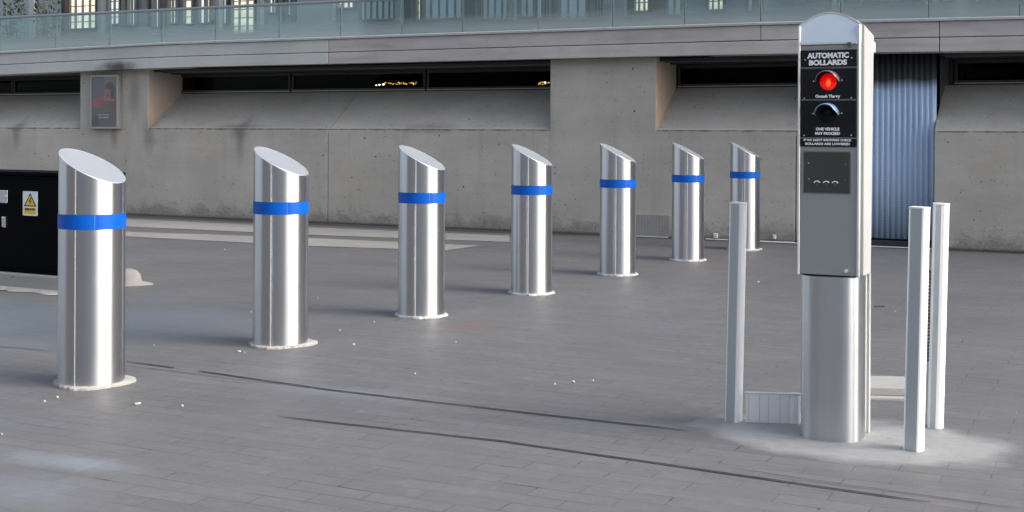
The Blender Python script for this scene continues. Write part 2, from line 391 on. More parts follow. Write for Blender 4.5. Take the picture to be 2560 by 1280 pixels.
# strip windows
M_PANE = NT('dark strip window glass')
a = M_PANE; tr = a.n('ShaderNodeBsdfTransparent', inp={'Color': (.5, .5, .5, 1)}); gl = a.n('ShaderNodeBsdfGlossy', inp={'Color': (.8, .85, .9, 1), 'Roughness': .08})
fr = a.n('ShaderNodeFresnel', inp={'IOR': 1.25}); mx = a.n('ShaderNodeMixShader', inp={0: a.math('MULTIPLY', fr.outputs[0], .35)})
a.l(tr.outputs[0], mx.inputs[1]); a.l(gl.outputs[0], mx.inputs[2]); a.l(mx.outputs[0], a.out.inputs[0]); M_PANE = a.m
M_SILLLINE = simple('pale aluminium sill', (.42, .42, .41), .4, .7, var=.15)
def strip_window(s0, s1, zt=1.765, grey=None):
    """frame child with pane and sill line sub-parts"""
    bm = bmesh.new(); d = DW+.02; fw = .028
    box(bm, s0, s1, d, d+.05, ZS+.001, ZS+.045, .003); box(bm, s0, s1, d, d+.05, zt, zt+.035, .003)
    box(bm, s0, s0+fw, d, d+.05, ZS+.046, zt-.001, .003); box(bm, s1-fw, s1, d, d+.05, ZS+.046, zt-.001, .003)
    f = obj('window', bm, M_DARK, B)
    bm = bmesh.new(); box(bm, s0+fw, s1-fw, d+.02, d+.026, ZS+.046, zt-.001); obj('pane', bm, M_PANE, f)
    bm = bmesh.new(); box(bm, s0, s1, d-.012, d-.002, ZS+.012, ZS+.022, .002); obj('sill_strip', bm, M_SILLLINE, f)
    bm = bmesh.new(); box(bm, s0, s1, d-.010, d-.002, ZS+.036, ZS+.041, .002); obj('sill_strip', bm, M_FRAME, f)
    if grey:
        bm = bmesh.new(); box(bm, grey[0], grey[1], d+.03, d+.04, ZS+.06, zt-.005); obj('blind', bm, simple('grey blind', (.07, .07, .072), .8), f)
    return f
def sw(u): return ws(u, DW)
strip_window(XL, sw(28)); strip_window(sw(30), sA0)
strip_window(sw(440), sw(722), grey=(sw(505), sw(715)))
strip_window(sw(726), sw(1060)); strip_window(sw(1064), sB0)
strip_window(sw(1692), sO0); strip_window(sO1+.1, XR)
bm = bmesh.new(); box(bm, sw(2413), sw(2530), DW+.08, DW+.1, wz(2470, 196, DW), wz(2470, 170, DW), .004); obj('blind', bm, simple('dim blind', (.06, .065, .065), .8), B)
# head rails above the windows: stepped dark profiles
for (s0, s1) in ((XL, sA0), (sA1, sB0), (sB1, sO0-.05), (ws(2352), XR)):
    for (d0, d1, z0, z1, m) in ((.10, .16, 1.815, 1.850, M_DARK), (.26, .30, 1.808, 1.84, M_FRAME), (.42, .62, 1.80, 1.845, M_DARK)):
        bm = bmesh.new(); box(bm, s0, s1, d0, d1, z0, z1, .004); obj('head_rail', bm, m, B)
# interior darkness behind the windows
bm = bmesh.new()
box(bm, XL, XR, 1.9, 1.95, .0, 2.1); obj('rear_wall', bm, M_BLACK, B)
bm = bmesh.new(); box(bm, XL, XR, -.05, 2.4, ZF, ZF+.04); obj('soffit', bm, M_DARK, B)
bm = bmesh.new(); box(bm, XL, sO0-.13, DW+.26, 1.9, ZS-.06, ZS-.01); obj('inner_floor', bm, M_BLACK, B)
bm = bmesh.new(); box(bm, sO1+.13, XR, DW+.26, 1.9, ZS-.06, ZS-.01); obj('inner_floor', bm, M_BLACK, B)

# fascia: two tiers of panels with joints, ends lowered slightly to imitate barrel distortion of the lens
def dz(s):
    k = ws(400, -.15); r = ws(1900, -.15)
    if s < k: return -.0165*(k-s)
    if s > r: return -.010*(s-r)
    return 0
def fpiece(name, s0, s1, prof, mat):
    st = [s0]; x = s0
    while x+.9 < s1: x += .9; st.append(x)
    if s1-st[-1] < .1: st.pop()
    st.append(s1)
    bm = bmesh.new(); loft(bm, prof, [(s, dz(s)) for s in st])
    o = obj(name, bm, mat, B)
    mod = o.modifiers.new('bevel', 'BEVEL'); mod.width = .006; mod.segments = 2; mod.limit_method = 'ANGLE'; mod.angle_limit = R(50)
    return o
fj = ws(820, -.15); fj2 = ws(2347, -.15); fj3 = ws(1900, -.15)
for (s0, s1, m) in ((XL, fj, M_FASC_COOL), (fj, fj2, M_FASC), (fj2, XR, M_FASC)):
    fpiece('fascia_panel', s0+g_, s1-g_, [(-.15, ZF), (-.15, 1.982), (.1, 1.982), (.1, ZF)], m)
for (s0, s1, m) in ((XL, fj, M_FASC_COOL), (fj, fj3, M_FASC), (fj3, fj2, M_FASC), (fj2, XR, M_FASC)):
    fpiece('fascia_panel', s0+g_*.8, s1-g_*.8, [(-.145, 1.989), (-.145, ZT-.012), (.1, ZT-.012), (.1, 1.989)], m)
bm = bmesh.new(); loft(bm, [(-.13, ZF+.02), (-.13, ZT-.03), (2.3, ZT-.03), (2.3, ZF+.05)], [(XL+.02, dz(XL)), (ws(400,-.15), 0), (ws(1900,-.15), 0), (XR-.02, dz(XR))])
obj('deck', bm, M_DARK, B)
M_CAP = simple('pale metal capping', (.56, .56, .57), .35, .3, var=.12)
bm = bmesh.new(); loft(bm, [(-.165, ZT-.011), (-.17, ZT+.010), (-.15, ZT+.018), (.40, ZT+.03), (.40, ZT-.011)], [(XL, dz(XL)), (ws(0,-.15), dz(ws(0,-.15))), (ws(400,-.15), 0), (ws(1900,-.15), 0), (XR, dz(XR))])
obj('capping', bm, M_CAP, B)

# blue corrugated shutter in the recess
a = NT('blue corrugated sheet'); co = a.coord()
z = a.n('ShaderNodeSeparateXYZ', inp={0: co}).outputs[2]
dm = a.noise(a.mapping(co, scale=(6, 1, 1.3)), 1.0, 4)
c = a.mix(dm, (.38, .51, .68), (.50, .62, .76))
perf = a.n('ShaderNodeTexVoronoi', inp={'Vector': a.mapping(co, scale=(1, .01, 1)), 'Scale': 70.0, 'Randomness': .15})
pm = a.math('MULTIPLY', a.math('LESS_THAN', perf.outputs['Distance'], .26), a.rng(a.math('ADD', z, a.rng(dm, 0, 1, -.1, .1)), .78, .62))
c = a.mix(a.math('MULTIPLY', pm, .45), c, (.045, .07, .11))
c = a.mix(a.rng(a.math('ADD', z, a.rng(dm, 0, 1, -.05, .05)), 1.50, 1.60), c, (.06, .065, .07))  # shade of the overhang painted across the top of the sheet
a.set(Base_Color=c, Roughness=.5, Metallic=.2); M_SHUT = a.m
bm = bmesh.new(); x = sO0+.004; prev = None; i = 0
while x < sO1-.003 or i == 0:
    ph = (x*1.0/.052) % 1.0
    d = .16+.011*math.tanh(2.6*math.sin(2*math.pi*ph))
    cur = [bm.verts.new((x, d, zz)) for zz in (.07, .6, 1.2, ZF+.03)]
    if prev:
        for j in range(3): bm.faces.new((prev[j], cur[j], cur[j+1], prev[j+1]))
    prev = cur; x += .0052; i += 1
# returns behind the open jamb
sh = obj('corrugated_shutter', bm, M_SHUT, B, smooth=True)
sh.modifiers.new('thick', 'SOLIDIFY').thickness = .002
tag(sh, 'blue corrugated metal shutter')
bm = bmesh.new(); x = sO1-.003; prev = None
while x < sO1+.098:
    d = .66+.012*math.tanh(2.6*math.sin(2*math.pi*x/.052))
    cur = [bm.verts.new((x, d-.3+.3*min(1, (x-sO1+.003)/.02), zz)) for zz in (ZL+.1, ZF+.03)]
    if prev: bm.faces.new((prev[0], cur[0], cur[1], prev[1]))
    prev = cur; x += .0052
obj('shutter_return', bm, simple('dark ribbed sheet', (.07, .08, .09), .6), B, smooth=True)
bm = bmesh.new(); box(bm, sO0+.002, sO1-.002, .10, .5, -.1, .055, .004); obj('threshold', bm, M_DARK, B)
bm = bmesh.new(); box(bm, sO0-.6, sO1-.02, -.02, .02, .0, .008, .002); obj('threshold_strip', bm, simple('pale threshold', (.6, .6, .6), .5), B)
# vent grille low on the wall
M_VENT = simple('pale vent mesh', (.44, .43, .41), .7, var=.2)
s0, s1 = ws(1592), ws(1676); z0, z1 = .015, .23
bm = bmesh.new(); box(bm, s0, s1, -.006, -.001, z0, z1)
vb = obj('vent_grille', bm, simple('vent back', (.30, .29, .27), .9, var=.3), B)
bm = bmesh.new(); k = 0
for i in range(23): x = s0+(s1-s0)*i/22; box(bm, x-.0022, x+.0022, -.010, -.0065, z0, z1)
for i in range(12): zz = z0+(z1-z0)*i/11; box(bm, s0, s1, -.0125, -.0102, zz-.002, zz+.002)
obj('mesh', bm, M_VENT, vb)
M_WHITE = simple('white paint', (.72, .72, .70), .5)
for (u0, u1) in ((1590, 1672), (1765, 1822), (1902, 1988)):
    bm = bmesh.new(); box(bm, ws(u0), ws(u1), -.012, -.003, .002, .014, .002); obj('base_trim', bm, M_WHITE, B)

# ------------------------------------------------------------------ small white outlets at the foot of the wall
def in_wall(s, d, z): return P0+T*s+N*d+Vector((0, 0, z))
def wall_box(u, v, wd, h, label, name='junction_box', mat=M_WHITE):
    r = empty(name, in_wall(ws(u), 0, wz(u, v)), WALL_ROT); tag(r, label, 'junction box')
    bm = bmesh.new(); box(bm, -wd/2, wd/2, -.02, .0, -h/2, h/2, .004, seg=2); obj('housing', bm, mat, r)
    bm = bmesh.new(); box(bm, -wd*.3, wd*.3, -.023, -.0202, -h*.3, h*.3, .001); obj('lid', bm, simple('off white lid', (.6, .6, .58), .5), r)
wall_box(1791, 589, .042, .05, 'small white box low on the wall left of the sixth and seventh bollards gap')
wall_box(1938, 592, .032, .042, 'small white box low on the wall just left of the access pillar')
bpy.data.objects['junction_box']['label'] = 'small white box low on the wall between the two farthest bollards'

# ------------------------------------------------------------------ poster case on the left pilaster
pcx0, pcx1 = ws(234), ws(305); pz0, pz1 = wz(270, 323), wz(270, 187)
PC = empty('poster_case', in_wall((pcx0+pcx1)/2, .003, pz0), WALL_ROT)
tag(PC, 'grey metal poster case with a faded portrait advert on the concrete pilaster', 'poster case')
W_, H_ = (pcx1-pcx0), pz1-pz0
M_CASE = simple('grey case metal', (.25, .245, .23), .45, .3, var=.12)
bm = bmesh.new(); box(bm, -W_/2, W_/2, -.055, 0, 0, H_, .006, seg=2); obj('housing', bm, M_CASE, PC)
bm = bmesh.new(); fw = .032
for b in ((-W_/2+.004, W_/2-.004, .004, fw), (-W_/2+.004, W_/2-.004, H_-fw, H_-.004), (-W_/2+.004, -W_/2+fw, fw+.0005, H_-fw-.0005), (W_/2-fw, W_/2-.004, fw+.0005, H_-fw-.0005)):
    box(bm, b[0], b[1], -.075, -.0555, b[2], b[3], .005, seg=2)
obj('frame', bm, simple('frame grey', (.30, .295, .28), .4, .3), PC)
cols = [(.20, .20, .205), (.15, .17, .21), (.25, .245, .24), (.09, .088, .09), (.34, .20, .19), (.40, .13, .12), (.17, .165, .16), (.11, .115, .14), (.42, .43, .5), (.27, .11, .11)]
pm_ = [simple('poster ink', tuple(min(1, x*2.2) for x in c), .55, var=.15, scale=20) for c in cols]
bm = bmesh.new()
x0, x1, zz0, zz1 = -W_/2+fw, W_/2-fw, fw, H_-fw
def px(p): return (x0+(x1-x0)*p[0], zz0+(zz1-zz0)*(1-p[1]))
layers = [(0, [(0,0),(1,0),(1,1),(0,1)]), (1, [(0,0),(.48,0),(.48,.46),(0,.46)]), (2, [(.48,0),(1,0),(1,.42),(.48,.42)]),
          (6, [(0,.44),(1,.40),(1,1),(0,1)]), (7, [(0,.78),(.28,.78),(.28,1),(0,1)]),
          (5, [(0,.45),(.36,.37),(.44,.45),(.36,.62),(.12,.60),(0,.52)]), (9, [(.70,.48),(.92,.46),(1,.62),(.86,.70),(.72,.62)]),
          (4, [(.50,.18),(.72,.16),(.80,.34),(.74,.46),(.52,.50),(.42,.42),(.50,.34)]),
          (3, [(.54,.16),(.66,.10),(.84,.12),(.93,.22),(.90,.42),(.76,.44),(.74,.28),(.66,.24),(.52,.24)]),
          (9, [(.58,.34),(.70,.33),(.72,.40),(.60,.40)]), (4, [(.68,.46),(.94,.43),(.94,.48),(.70,.50)]),
          (8, [(.26,.755),(.70,.745),(.71,.765),(.27,.78)]), (8, [(.28,.80),(.44,.80),(.44,.835),(.29,.835)]), (8, [(.47,.80),(.70,.795),(.70,.83),(.48,.835)])]
for k, (mi, pts) in enumerate(layers): slabxz(bm, [px(p) for p in pts], -.0562-.0012*k-.0006, -.0562-.0012*k, mi)
obj('poster', bm, pm_, PC)
a = NT('poster glazing'); tr = a.n('ShaderNodeBsdfTransparent', inp={'Color': (.8, .8, .8, 1)}); df = a.n('ShaderNodeBsdfDiffuse', inp={'Color': (.30, .30, .29, 1)}); g2 = a.n('ShaderNodeBsdfGlossy', inp={'Roughness': .15})
m1 = a.n('ShaderNodeMixShader', inp={0: .12}); m2 = a.n('ShaderNodeMixShader', inp={0: .03}); a.l(tr.outputs[0], m1.inputs[1]); a.l(df.outputs[0], m1.inputs[2]); a.l(m1.outputs[0], m2.inputs[1]); a.l(g2.outputs[0], m2.inputs[2]); a.l(m2.outputs[0], a.out.inputs[0])
bm = bmesh.new(); box(bm, x0, x1, -.0745, -.0735, zz0, zz1); obj('glazing', bm, a.m, PC)

# ------------------------------------------------------------------ glass balustrade on the fascia
GD = .20
G = empty('glass_balustrade', in_wall(0, GD, 2.16), WALL_ROT)
tag(G, 'frosted green glass balustrade with a thin metal handrail along the top of the fascia', 'balustrade')
a = NT('frosted balustrade glass'); co = a.coord()
z = a.n('ShaderNodeSeparateXYZ', inp={0: co}).outputs[2]
gn = a.noise(a.mapping(co, scale=(1.2, 1, 3)), 1.0, 4)
fog = a.rng(a.math('ADD', z, a.rng(gn, 0, 1, -.05, .05)), .24, .07, .14, .86)
tr = a.n('ShaderNodeBsdfTransparent', inp={'Color': (.80, .90, .92, 1)})
df = a.n('ShaderNodeBsdfDiffuse', inp={'Color': a.mix(gn, (.26, .315, .315), (.33, .38, .375))})
g2 = a.n('ShaderNodeBsdfGlossy', inp={'Roughness': .05, 'Color': (.85, .95, .97, 1)})
m1 = a.n('ShaderNodeMixShader', inp={0: fog}); m2 = a.n('ShaderNodeMixShader', inp={0: .07})
a.l(tr.outputs[0], m1.inputs[1]); a.l(df.outputs[0], m1.inputs[2]); a.l(m1.outputs[0], m2.inputs[1]); a.l(g2.outputs[0], m2.inputs[2]); a.l(m2.outputs[0], a.out.inputs[0])
M_GLASS = a.m
ju = [-420, -280, -140, 0, 138, 273, 404, 538, 697, 850, 1003, 1155, 1345, 1530, 1710, 1900, 2100, 2320, 2547, 2790, 3040]
M_POST = simple('balustrade metal', (.28, .30, .31), .4, .7, var=.2)
for u0, u1 in zip(ju, ju[1:]):
    s0, s1 = ws(u0, GD), ws(u1, GD); dd = min(dz(s0), dz(s1))
    bm = bmesh.new(); box(bm, s0+.006, s1-.006, -.006, .006, dd, .435, .001)
    obj('glass_panel', bm, M_GLASS, G)
for i, u in enumerate(ju):
    s0 = ws(u, GD); big = u in (697, 1345, 538, 1003)
    bm = bmesh.new(); hw = .016 if u == 1345 else .008
    box(bm, s0-hw, s0+hw, .008, .03, dz(s0), .425, .002)
    obj('post', bm, M_CAP if u == 1345 else M_POST, G)
for u in (82, 116, 237, 269):
    bm = bmesh.new(); s0 = ws(u, GD-.05); box(bm, s0-.016, s0+.016, -.10, -.0062, dz(s0)-.004, dz(s0)+.022, .003); obj('clamp', bm, M_DARK, G)
bm = bmesh.new(); cyl(bm, 0, .019, (XL, 0, .448), (XR, 0, .448), 12); obj('handrail', bm, M_POST, G, smooth=True, angle=R(40))
bm = bmesh.new(); cyl(bm, 0, .008, (XL, .05, .405), (ws(140, GD), .05, .40), 8); obj('handrail', bm, M_POST, G, smooth=True, angle=R(40))

# ------------------------------------------------------------------ glazed frontage behind the balustrade
FD = 2.2
FR = empty('glazed_frontage', in_wall(0, FD, ZT), WALL_ROT)
tag(FR, 'glazed upper storey with pale curtains behind the frosted balustrade', 'building')
M_FW = simple('teal grey frontage', (.30, .36, .37), .35, .2, var=.35, scale=2)
bm = bmesh.new(); box(bm, XL-2, XR+2, .12, .3, -.05, 4.2); obj('wall', bm, M_FW, FR)
bm = bmesh.new(); box(bm, XL-2, XR+2, .1, .3, 4.21, 4.5); obj('roof_edge', bm, M_FASC, FR)
def fz(u, v): return wz(u, v, FD)-ZT
M_CREAM = simple('cream curtain', (.80, .74, .58), .8, var=.1, scale=3, Emission_Color=(1, .92, .74, 1), Emission_Strength=.34)  # emission stands in for daylight falling on the curtain
M_PALE = simple('pale net curtain', (.78, .82, .80), .8, var=.15, scale=4, Emission_Color=(.85, .93, .86, 1), Emission_Strength=.34)  # glow lifts the shaded curtain as daylight would
M_BLUEC = simple('pale blue blind', (.46, .56, .60), .7, var=.2, scale=4, Emission_Color=(.6, .78, .88, 1), Emission_Strength=.07)  # slight glow added to the blind, as for the curtains
a = NT('daylit window'); co = a.coord(); nz = a.noise(co, 5, 3)
a.set(Base_Color=(.8, .74, .6), Roughness=.7, Emission_Color=a.mix(nz, (1, .86, .58), (1, .96, .86)), Emission_Strength=a.rng(nz, .3, .7, .30, .55)); M_DAYLIT = a.m  # glow imitates warm daylight on curtains, no lamp behind
M_SASH = simple('grey sash', (.17, .17, .165), .5)
wins = [(236, 242, 72, M_PALE, 0, 0), (532, 536, 62, M_CREAM, 0, 0), (636, 640, 80, M_CREAM, 0, 0), (706, 722, 40, M_BLUEC, 0, 0), (505, 519, 58, M_CREAM, 0, 1), (546, 560, 62, M_PALE, 0, 0), (296, 306, 66, M_PALE, 0, 0), (690, 699, 50, M_PALE, 0, 0), (768, 792, 40, M_PALE, 2, 0), (800, 818, 45, M_BLUEC, 1, 0), (162, 233, 74, M_DAYLIT, 3, 2), (262, 292, 62, M_PALE, 1, 1), (310, 331, 64, M_PALE, 1, 0), (350, 361, 64, M_PALE, 0, 0), (372, 396, 70, M_PALE, 2, 0),
        (412, 434, 60, M_CREAM, 1, 1), (450, 474, 62, M_CREAM, 0, 1), (488, 506, 60, M_PALE, 0, 0), (520, 532, 50, M_PALE, 0, 0), (570, 630, 86, M_DAYLIT, 2, 3),
        (655, 684, 34, M_PALE, 2, 0), (724, 733, 52, M_PALE, 0, 0), (835, 878, 22, M_DAYLIT, 2, 1), (890, 980, 52, M_BLUEC, 5, 0), (1033, 1047, 52, M_DAYLIT, 0, 1),
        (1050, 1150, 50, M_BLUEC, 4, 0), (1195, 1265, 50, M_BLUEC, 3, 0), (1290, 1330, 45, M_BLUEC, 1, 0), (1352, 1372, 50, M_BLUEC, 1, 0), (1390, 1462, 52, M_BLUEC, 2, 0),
        (1480, 1500, 60, M_BLUEC, 1, 0), (1578, 1618, 30, M_DAYLIT, 2, 2), (1660, 1700, 40, M_BLUEC, 1, 0), (1762, 1806, 27, M_DAYLIT, 2, 1), (1860, 1880, 30, M_BLUEC, 0, 0), (2070, 2110, 40, M_BLUEC, 1, 0), (2300, 2350, 30, M_BLUEC, 1, 0)]
for (u0, u1, vb, m, nv, nh) in wins:
    s0, s1, zb = ws(u0, FD), ws(u1, FD), fz(u0, vb)
    zt = 1.9; fw = .018
    bm = bmesh.new()
    box(bm, s0, s0+fw, .04, .118, zb, zt); box(bm, s1-fw, s1, .04, .118, zb, zt); box(bm, s0+fw, s1-fw, .04, .118, zb, zb+fw)
    for i in range(1, nv+1): x = s0+(s1-s0)*i/(nv+1); box(bm, x-.007, x+.007, .05, .09, zb+fw+.001, zt)
    for i in range(1, 6 if nh else 0): zz = zb+i*.12; box(bm, s0+fw+.001, s1-fw-.001, .092, .098, zz-.006, zz+.006)
    f = obj('window', bm, M_SASH, FR)
    # curtain with shallow folds
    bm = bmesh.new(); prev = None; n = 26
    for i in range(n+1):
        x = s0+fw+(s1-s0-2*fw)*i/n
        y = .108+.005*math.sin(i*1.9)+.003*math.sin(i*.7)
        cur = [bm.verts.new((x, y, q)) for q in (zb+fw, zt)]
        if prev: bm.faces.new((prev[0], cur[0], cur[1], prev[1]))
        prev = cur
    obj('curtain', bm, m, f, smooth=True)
    if u0 > 800 and m is not M_DAYLIT:
        # plain glass reflects the sky side
        pass
M_COLD = simple('dark column', (.045, .045, .045), .5); M_COLG = simple('grey column', (.22, .25, .26), .45); M_COLP = simple('pale column', (.45, .46, .45), .5)
for (u0, u1, m, dp) in ((151, 161, M_COLD, .3), (243, 252, M_COLG, .25), (70, 84, M_COLP, .3), (100, 112, M_COLG, .3), (398, 405, M_COLD, .3), (536, 546, M_COLG, .2), (640, 650, M_COLG, .2), (740, 830, M_COLG, .05),
                        (985, 1000, M_COLG, .25), (1003, 1028, M_COLD, .1), (1156, 1178, M_COLD, .1), (1270, 1284, M_COLG, .2), (1505, 1560, M_COLG, .08), (1630, 1652, M_COLD, .05), (1900, 1912, M_COLG, .2), (2120, 2150, M_COLG, .15), (2400, 2420, M_COLG, .15)):
    bm = bmesh.new(); box(bm, ws(u0, FD-dp), ws(u1, FD-dp), -dp, -dp+.09, -.02, 4.2, .004); obj('column', bm, m, FR)

# shrub behind the balustrade at the far left
def shrub(u, d, hgt, rad, label, n=420):
    base = in_wall(ws(u, d), d, ZT)
    r = empty('shrub', base, WALL_ROT); tag(r, label, 'shrub', 'shrubs behind the balustrade')
    rnd = random.Random(u)
    bm = bmesh.new()
    for k in range(5):
        q = Vector((rnd.uniform(-.12, .12), rnd.uniform(-.1, .1), hgt*.7)); cyl(bm, 0, .008, (0, 0, -.05), q, 6)
    obj('stem', bm, simple('twig', (.10, .08, .06), .8), r)
    bm = bmesh.new()
    for k in range(n):
        th = rnd.uniform(0, 6.283); rr = rad*math.sqrt(rnd.random()); zz = rnd.uniform(.02, hgt)
        c0 = Vector((rr*math.cos(th), rr*math.sin(th)*.6, zz)); L = rnd.uniform(.02, .045)
        e1 = Vector((rnd.uniform(-1, 1), rnd.uniform(-1, 1), rnd.uniform(-1, 1))).normalized(); e2 = e1.orthogonal().normalized()*rnd.uniform(.3, .5)
        bm.faces.new([bm.verts.new(c0+L*q) for q in (e1*-1, e2, e1, e2*-1)]).material_index = rnd.choice((0, 0, 0, 1, 2))
    obj('foliage', bm, [simple('dark leaf', (.035, .045, .03), .6), simple('leaf', (.09, .10, .06), .5), simple('dry leaf', (.22, .19, .13), .6)], r)
shrub(25, 1.5, .95, .30, 'dark leafy shrub behind the glass at the far left corner')
shrub(120, 1.7, .95, .26, 'dark leafy shrub behind the glass beside the dark column', 380)

# warm lights deep behind the strip windows
M_BULB = NT('glowing bulb'); M_BULB.set(Base_Color=(1, .7, .2), Emission_Color=(1, .62, .10, 1), Emission_Strength=1.6); M_BULB = M_BULB.m
M_BULBW = NT('bright bulb'); M_BULBW.set(Base_Color=(1, .9, .7), Emission_Color=(1, .9, .6, 1), Emission_Strength=4.0); M_BULBW = M_BULBW.m
def bulbs(lst, label):
    d = 1.1; u, v = lst[0][0], lst[0][1]
    o0 = in_wall(ws(u, d), d, wz(u, v, d)); r = empty('string_lights', o0, WALL_ROT); tag(r, label, 'lights')
    bm = bmesh.new()
    for (uu, vv, rad, mi) in lst:
        m = Matrix.Translation((ws(uu, d)-ws(u, d), 0, wz(uu, vv, d)-wz(u, v, d))) @ Matrix.Diagonal((rad*1.5, rad, rad, 1))
        res = bmesh.ops.create_icosphere(bm, subdivisions=1, radius=1, matrix=m)
        for vtx in res['verts']:
            for f in vtx.link_faces: f.material_index = mi
    obj('bulb_cluster', bm, [M_BULB, M_BULBW], r)
rnd = random.Random(4)
bulbs([(948, 212, .011, 1), (958, 211, .013, 1), (940, 213, .008, 1)] + [(rnd.uniform(958, 1040), 210-2.5*math.sin((i/34)*3.1)+rnd.uniform(-2.5, 2.5), rnd.uniform(.003, .008), 0) for i in range(38)],
      'row of glowing yellow lights behind the dark strip window at the middle')
bulbs([(1362, 206, .010, 1)]+[(rnd.uniform(1345, 1372), rnd.uniform(204, 211), rnd.uniform(.004, .008), 0) for i in range(10)],
      'small cluster of yellow lights at the window end beside the wide pilaster')

# ------------------------------------------------------------------ bollards
M_ST = steel('brushed stainless steel')
M_STTOP = simple('satin steel plate', (.39, .415, .445), .5, .5, var=.06, scale=30)
M_RIM = simple('polished rim', (.86, .86, .87), .28, .85, var=.05)
M_SEAM = simple('weld seam', (.88, .88, .87), .4, .35, var=.1)
a = NT('blue reflective tape'); co = a.coord(); nz = a.noise(co, 30, 4)
a.set(Base_Color=a.mix(nz, (.0, .085, .46), (.0, .11, .54)), Roughness=.42, Specular_IOR_Level=.25); M_BLUE = a.m
M_COLLAR = concrete('pale mortar collar', (.40, .395, .375), pits=False, base_dirt=False, streaks=False).m
RB = .1365; GX, GY = .495, -.178; ZC = .925
def top(x, y): return ZC-GX*x-GY*y
def make_bollard(idx, pos, collar_kind):
    r = empty('bollard', pos)
    n = 96
    bm = bmesh.new()
    cs = [(math.cos(2*math.pi*i/n), math.sin(2*math.pi*i/n)) for i in range(n)]
    rings = []
    for (rad, f) in ((RB, 0), (RB, .5), (RB, 1.0)):
        rings.append([bm.verts.new((rad*c, rad*s, (top(rad*c, rad*s)-.0025)*f)) for c, s in cs])
    for A_, B_ in zip(rings, rings[1:]):
        for i in range(n): bm.faces.new((A_[i], A_[(i+1) % n], B_[(i+1) % n], B_[i]))
    obj('tube', bm, M_ST, r, smooth=True)
    # rim
    bm = bmesh.new(); prof = ((RB, -.0024), (RB-.0012, -.0003), (RB-.004, 0.0), (RB-.006, -.0015))
    rings = [[bm.verts.new((rad*c, rad*s, top(rad*c, rad*s)+dzz)) for c, s in cs] for rad, dzz in prof]
    for A_, B_ in zip(rings, rings[1:]):
        for i in range(n): bm.faces.new((A_[i], A_[(i+1) % n], B_[(i+1) % n], B_[i]))
    obj('rim', bm, M_RIM, r, smooth=True)
    bm = bmesh.new(); rad = RB-.0055
    bm.faces.new([bm.verts.new((rad*c, rad*s, top(rad*c, rad*s)-.0012)) for c, s in cs]); obj('cap', bm, M_STTOP, r)
    # tape
    bm = bmesh.new(); prof = ((RB+.0020, .6605), (RB+.0020, .7226))
    rings = [[bm.verts.new((rad*c, rad*s, zz)) for c, s in cs] for rad, zz in prof]
    for A_, B_ in zip(rings, rings[1:]):
        for i in range(n): bm.faces.new((A_[i], A_[(i+1) % n], B_[(i+1) % n], B_[i]))
    # overlap of the tape end
    th = R(-62)
    vs = []
    for k in range(4):
        t_ = th+R(2.2)*k
        vs.append([bm.verts.new(((RB+.0030)*math.cos(t_), (RB+.0030)*math.sin(t_), zz)) for zz in (.6615, .7215)])
    for A_, B_ in zip(vs, vs[1:]): bm.faces.new((A_[0], B_[0], B_[1], A_[1]))
    obj('reflective_band', bm, M_BLUE, r, smooth=True)
    bm = bmesh.new(); t_ = R(-68); bm.faces.new([bm.verts.new(((RB+.0034)*math.cos(t_+o_), (RB+.0034)*math.sin(t_+o_), zz)) for o_, zz in ((0, .662), (.010, .662), (.010, .721), (0, .721))]); obj('tape_end', bm, simple('tape edge', (.15, .32, .75), .4), r)
    # seam on the camera side, 27 % in from the left edge
    view = math.atan2(-pos.y, -pos.x); th = view - math.asin(.44)   # the weld faces the carriageway
    th = SEAM if SEAM is not None else th
    for (za, zb) in ((.004, .659), (.724, None)):
        bm = bmesh.new(); w_ = .0024
        pts = [(th-w_/RB, RB+.0002), (th, RB+.0012), (th+w_/RB, RB+.0002)]
        if zb is None: zbs = [top(q*math.cos(t_), q*math.sin(t_))-.004 for t_, q in pts]
        else: zbs = [zb]*3
        A_ = [bm.verts.new((q*math.cos(t_), q*math.sin(t_), za)) for t_, q in pts]; B_ = [bm.verts.new((q*math.cos(t_), q*math.sin(t_), zz)) for (t_, q), zz in zip(pts, zbs)]
        for i in range(2): bm.faces.new((A_[i], A_[i+1], B_[i+1], B_[i]))
        obj('weld_seam', bm, M_SEAM, r, smooth=True)
    # collar
    rnd = random.Random(idx*13+1)
    bm = bmesh.new(); m = 56
    if collar_kind == 'ragged':
        outs = []
        for i in range(m):
            th_ = 2*math.pi*i/m
            k = .012+.010*math.sin(3*th_+idx)+.009*rnd.random()+(.022*max(0, math.cos(th_-.3))**3)+(.010*max(0, math.cos(th_-math.pi))**4)
            outs.append((RB+k, th_))
    else:
        outs = []
        for i in range(m):
            th_ = 2*math.pi*i/m; a8 = (th_+R(27)+R(22.5)) % R(45)-R(22.5)
            outs.append(((RB+.009)/math.cos(a8)+.004*rnd.random(), th_))
    inn = [bm.verts.new((RB*math.cos(t_), RB*math.sin(t_), .013)) for _, t_ in outs]
    mid = [bm.verts.new((((o_+RB)/2+.004)*math.cos(t_), ((o_+RB)/2+.004)*math.sin(t_), .012+.003*rnd.random())) for o_, t_ in outs]
    out = [bm.verts.new((o_*math.cos(t_), o_*math.sin(t_), .008)) for o_, t_ in outs]
    btm = [bm.verts.new(((o_+.001)*math.cos(t_), (o_+.001)*math.sin(t_), -.01)) for o_, t_ in outs]
    for A_, B_ in ((inn, mid), (mid, out), (out, btm)):
        for i in range(m): bm.faces.new((A_[i], A_[(i+1) % m], B_[(i+1) % m], B_[i]))
    obj('base_collar', bm, M_COLLAR if collar_kind == 'ragged' else M_RINGM, r)
    return r
M_RINGM = simple('pale base ring', (.50, .50, .49), .6, .2, var=.15)
SEAM = R(-101)
